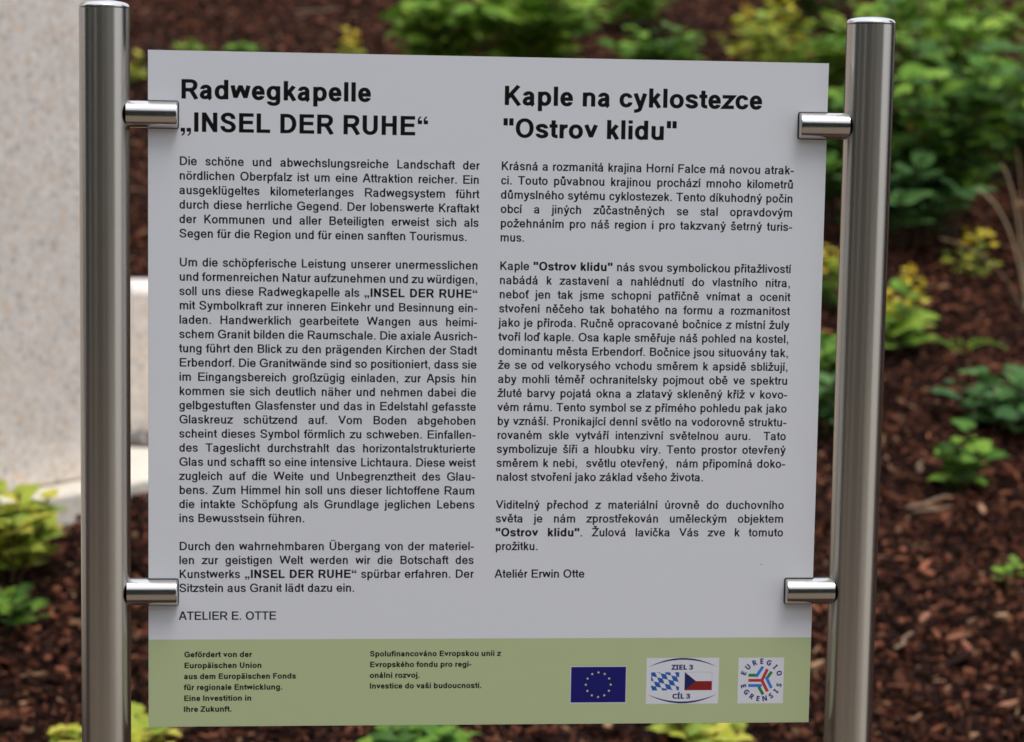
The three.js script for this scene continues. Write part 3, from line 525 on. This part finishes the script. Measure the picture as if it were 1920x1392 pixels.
// above the panel
plant({ name: 'green_shrub', label: 'broad bright green shrub above the middle of the panel', category: 'shrub', px: [1000, 165], h: 0.5, r: 0.24, stems: 26, per: 11, leaf: 'ovate', size: 0.11, tone: 'fresh', seed: 19, woody: true, group: SH });
plant({ name: 'green_shrub', label: 'light green lobed-leaf shrub beside the broad bright green shrub above the panel', category: 'shrub', px: [820, 165], h: 0.42, r: 0.2, stems: 22, per: 10, leaf: 'lobed', size: 0.09, tone: 'fresh', seed: 20, woody: true });
plant({ name: 'green_shrub', label: 'low rounded green shrub above the panel with bluish leaves', category: 'shrub', px: [1235, 165], h: 0.24, r: 0.17, stems: 18, per: 9, leaf: 'ovate', size: 0.075, tone: 'green', seed: 21 });
plant({ name: 'yellow_leaved_shrub', label: 'yellow-green shrub with yellow flowers above the panel', category: 'shrub', px: [1440, 165], h: 0.34, r: 0.2, stems: 20, per: 8, leaf: 'lobed', size: 0.06, tone: 'lime', seed: 22, flowers: 6 });
plant({ name: 'green_shrub', label: 'small light green shrub higher up the bank above the panel', category: 'shrub', px: [1190, 70], h: 0.36, r: 0.22, stems: 16, per: 8, leaf: 'lobed', size: 0.07, tone: 'fresh', seed: 23 });
plant({ name: 'green_shrub', label: 'dark green shrub behind the yellow flowering shrub', category: 'shrub', px: [1500, 60], h: 0.36, r: 0.24, stems: 18, per: 9, leaf: 'ovate', size: 0.085, tone: 'green', seed: 24 });
plant({ name: 'low_green_plant', label: 'tiny green plant above the panel near the steel post and wall', px: [355, 106], h: 0.055, r: 0.06, stems: 6, per: 4, leaf: 'ovate', size: 0.05, tone: 'fresh', seed: 25 });
plant({ name: 'low_green_plant', label: 'tiny green plant peeping over the panel above its German title', px: [456, 108], h: 0.06, r: 0.08, stems: 8, per: 4, leaf: 'ovate', size: 0.055, tone: 'green', seed: 26 });
plant({ name: 'yellow_leaved_shrub', label: 'tiny yellow plant peeping over the panel top edge', px: [655, 118], h: 0.08, r: 0.05, stems: 6, per: 5, leaf: 'lobed', size: 0.045, tone: 'lime', seed: 27, flowers: 2 });
plant({ name: 'yellow_leaved_shrub', label: 'small yellow-green sprig between the wall post and the panel', px: [254, 160], h: 0.13, r: 0.03, stems: 3, per: 5, leaf: 'lobed', size: 0.05, tone: 'lime', seed: 28 });
{ // dry grass
  const tan = [new THREE.MeshStandardMaterial({ color: new THREE.Color().setRGB(0.5, 0.38, 0.22), roughness: 0.8 }), new THREE.MeshStandardMaterial({ color: new THREE.Color().setRGB(0.32, 0.21, 0.11), roughness: 0.8 })];
  const p = onGround(1918, 590), o = thing('dry_grass', 'tuft of dry tan grass stalks arching over the mulch', 'grass', [p.x, p.y, p.z]), R = rng(5);
  const tips = [[-0.08, 0.4], [-0.05, 0.44], [-0.12, 0.33], [-0.24, 0.2], [0.06, 0.42], [0.16, 0.3]];
  tips.forEach(([dx, dy], i) => { const c = new THREE.QuadraticBezierCurve3(V(0.01 * R(), -0.01, 0.02 * R()), V(dx * 0.25, dy * 0.85, 0.03 * (R() - 0.5)), V(dx, dy, 0.1 * (R() - 0.5))); part('stalk', new THREE.TubeGeometry(c, 12, 0.0024 - 0.0008 * R(), 5), tan[i % 2], o); });
  shade(o);
  const q = onGround(1800, 672), g2 = thing('grass_tuft', 'small tuft of green grass blades lying over the mulch', 'grass', [q.x, q.y, q.z]), gm = TONE.green[2];
  for (let i = 0; i < 9; i++) { const a = i * 0.7, l = 0.07 + 0.06 * R(); const c = new THREE.QuadraticBezierCurve3(V(0, 0, 0), V(Math.cos(a) * l * 0.5, 0.06, Math.sin(a) * l * 0.3), V(Math.cos(a) * l, 0.012 + 0.03 * R(), Math.sin(a) * l * 0.6)); part('blade', new THREE.TubeGeometry(c, 8, 0.0022, 4), gm, g2); }
  shade(g2);
  // twigs
  const tw = new THREE.MeshStandardMaterial({ color: new THREE.Color().setRGB(0.3, 0.2, 0.13), roughness: 0.9 });
  const list = [[1735, 968, 0.11, 0.5, 'pale twig lying in the mulch below the small lone plant'], [1748, 985, 0.08, -0.4, 'thin twig crossing the pale twig in the mulch'], [590, 35, 0.16, 0.15, 'grey twig on the upper bank above the German title'], [1722, 905, 0.05, 1.2, 'short upright tan twig near the post'], [1690, 1235, 0.07, 0.9, 'tan sliver of wood in the mulch near the foot of the post']];
  for (const [u, v, l, a, label] of list) {
    const t = onGround(u, v), c = new THREE.CatmullRomCurve3([V(-l / 2, 0.022, 0), V(-l * 0.1, 0.028, 0.008), V(l * 0.2, 0.03, -0.004), V(l / 2, 0.04, 0.006)]);
    const m = part(numbered('twig'), new THREE.TubeGeometry(c, 10, 0.0032, 6), tw, scene, { label, category: 'twig', group: 'twigs in the mulch' }); m.position.copy(t); m.rotation.y = a; shade(m);
  }
}

// ------------------------------------------------------------------ trees across the path, mirrored in the steel
{
  const R = rng(99), leafM = new THREE.MeshStandardMaterial({ color: new THREE.Color().setRGB(0.05, 0.085, 0.03), roughness: 0.8, side: THREE.DoubleSide }), bark = new THREE.MeshStandardMaterial({ color: new THREE.Color().setRGB(0.1, 0.075, 0.055), roughness: 0.95 });
  const q = new THREE.BufferGeometry(); q.setAttribute('position', new THREE.Float32BufferAttribute([-0.5, 0, 0, 0, 0.3, 0.1, 0.5, 0, 0, -0.5, 0, 0, 0.5, 0, 0, 0, -0.3, 0.1], 3)); q.computeVertexNormals();
  const spec = [[-8.5, 2.2, 8], [-8.3, 6.4, 9], [-5.4, 9.6, 9.5], [-1.8, 11.2, 9], [1.8, 11.4, 9], [5.4, 11.2, 8.5], [8.6, 10.4, 7.5], [9.4, -3.2, 7], [-3.4, 14.4, 10.5], [2.6, 15, 10.5]];
  spec.forEach(([x, z, H], i) => {
    const o = thing('broadleaf_tree', ['broad dark tree on the wall side of the path', 'tall dark tree at the bend of the path', 'tall tree of the row between bend and panel', 'tree across the path facing the panel', 'tree across the path facing the right post', 'tree of the row beside the gravel corner', 'smaller tree at the open end of the row by the gravel', 'tree on the bank beyond the gravel', 'tallest tree standing behind the row near the bend', 'tallest tree standing behind the row near the gravel'][i], 'tree', [x, ground(x, z), z], 'trees across the path');
    const c = new THREE.CatmullRomCurve3([V(0, -0.1, 0), V(0.1, H * 0.25, 0.05), V(-0.05, H * 0.5, 0), V(0.05, H * 0.85, 0)]);
    const tg = new THREE.TubeGeometry(c, 10, 0.17, 8), tp = tg.attributes.position; for (let k = 0; k < tp.count; k++) { const s = 1 - 0.75 * Math.max(0, tp.getY(k)) / H; tp.setX(k, tp.getX(k) * s); tp.setZ(k, tp.getZ(k) * s); } part('trunk', tg, bark, o);
    for (let k = 0; k < 6; k++) { const a = k * 2.4, y = H * (0.25 + 0.09 * k); part('limb', new THREE.TubeGeometry(new THREE.QuadraticBezierCurve3(V(0, y, 0), V(Math.cos(a) * 0.9, y + 0.4, Math.sin(a) * 0.9), V(Math.cos(a) * 1.7, y + 1.2, Math.sin(a) * 1.7)), 6, 0.045, 5), bark, o); }
    const n = 9500, im = new THREE.InstancedMesh(q, leafM, n), M = new THREE.Matrix4(), Q = new THREE.Quaternion(), C = new THREE.Color(); im.name = 'crown'; im.userData.kind = 'stuff';
    const cl = []; for (let k = 0; k < 70; k++) { const a = R() * 6.283, y = R(), rr = Math.sqrt(R()) * 2.8 * Math.pow(Math.sin(Math.PI * (0.12 + 0.83 * y)), 0.7); cl.push([Math.cos(a) * rr, H * (0.06 + 0.9 * y), Math.sin(a) * rr, 0.5 + 0.5 * R()]); }
    for (let k = 0; k < n; k++) { const b = cl[k % cl.length], d = V(R() - 0.5, R() - 0.5, R() - 0.5).normalize().multiplyScalar(b[3] * Math.cbrt(R())); Q.setFromEuler(new THREE.Euler(R() * 6, R() * 6, R() * 6)); M.compose(V(b[0] + d.x * 1.2, b[1] + d.y * 0.8, b[2] + d.z * 1.2), Q, V(0.36, 0.36, 0.36)); im.setMatrixAt(k, M); C.setScalar(0.7 + 0.6 * R()); im.setColorAt(k, C); }
    o.add(im); shade(o);
  });
}

renderer.render(scene, camera);
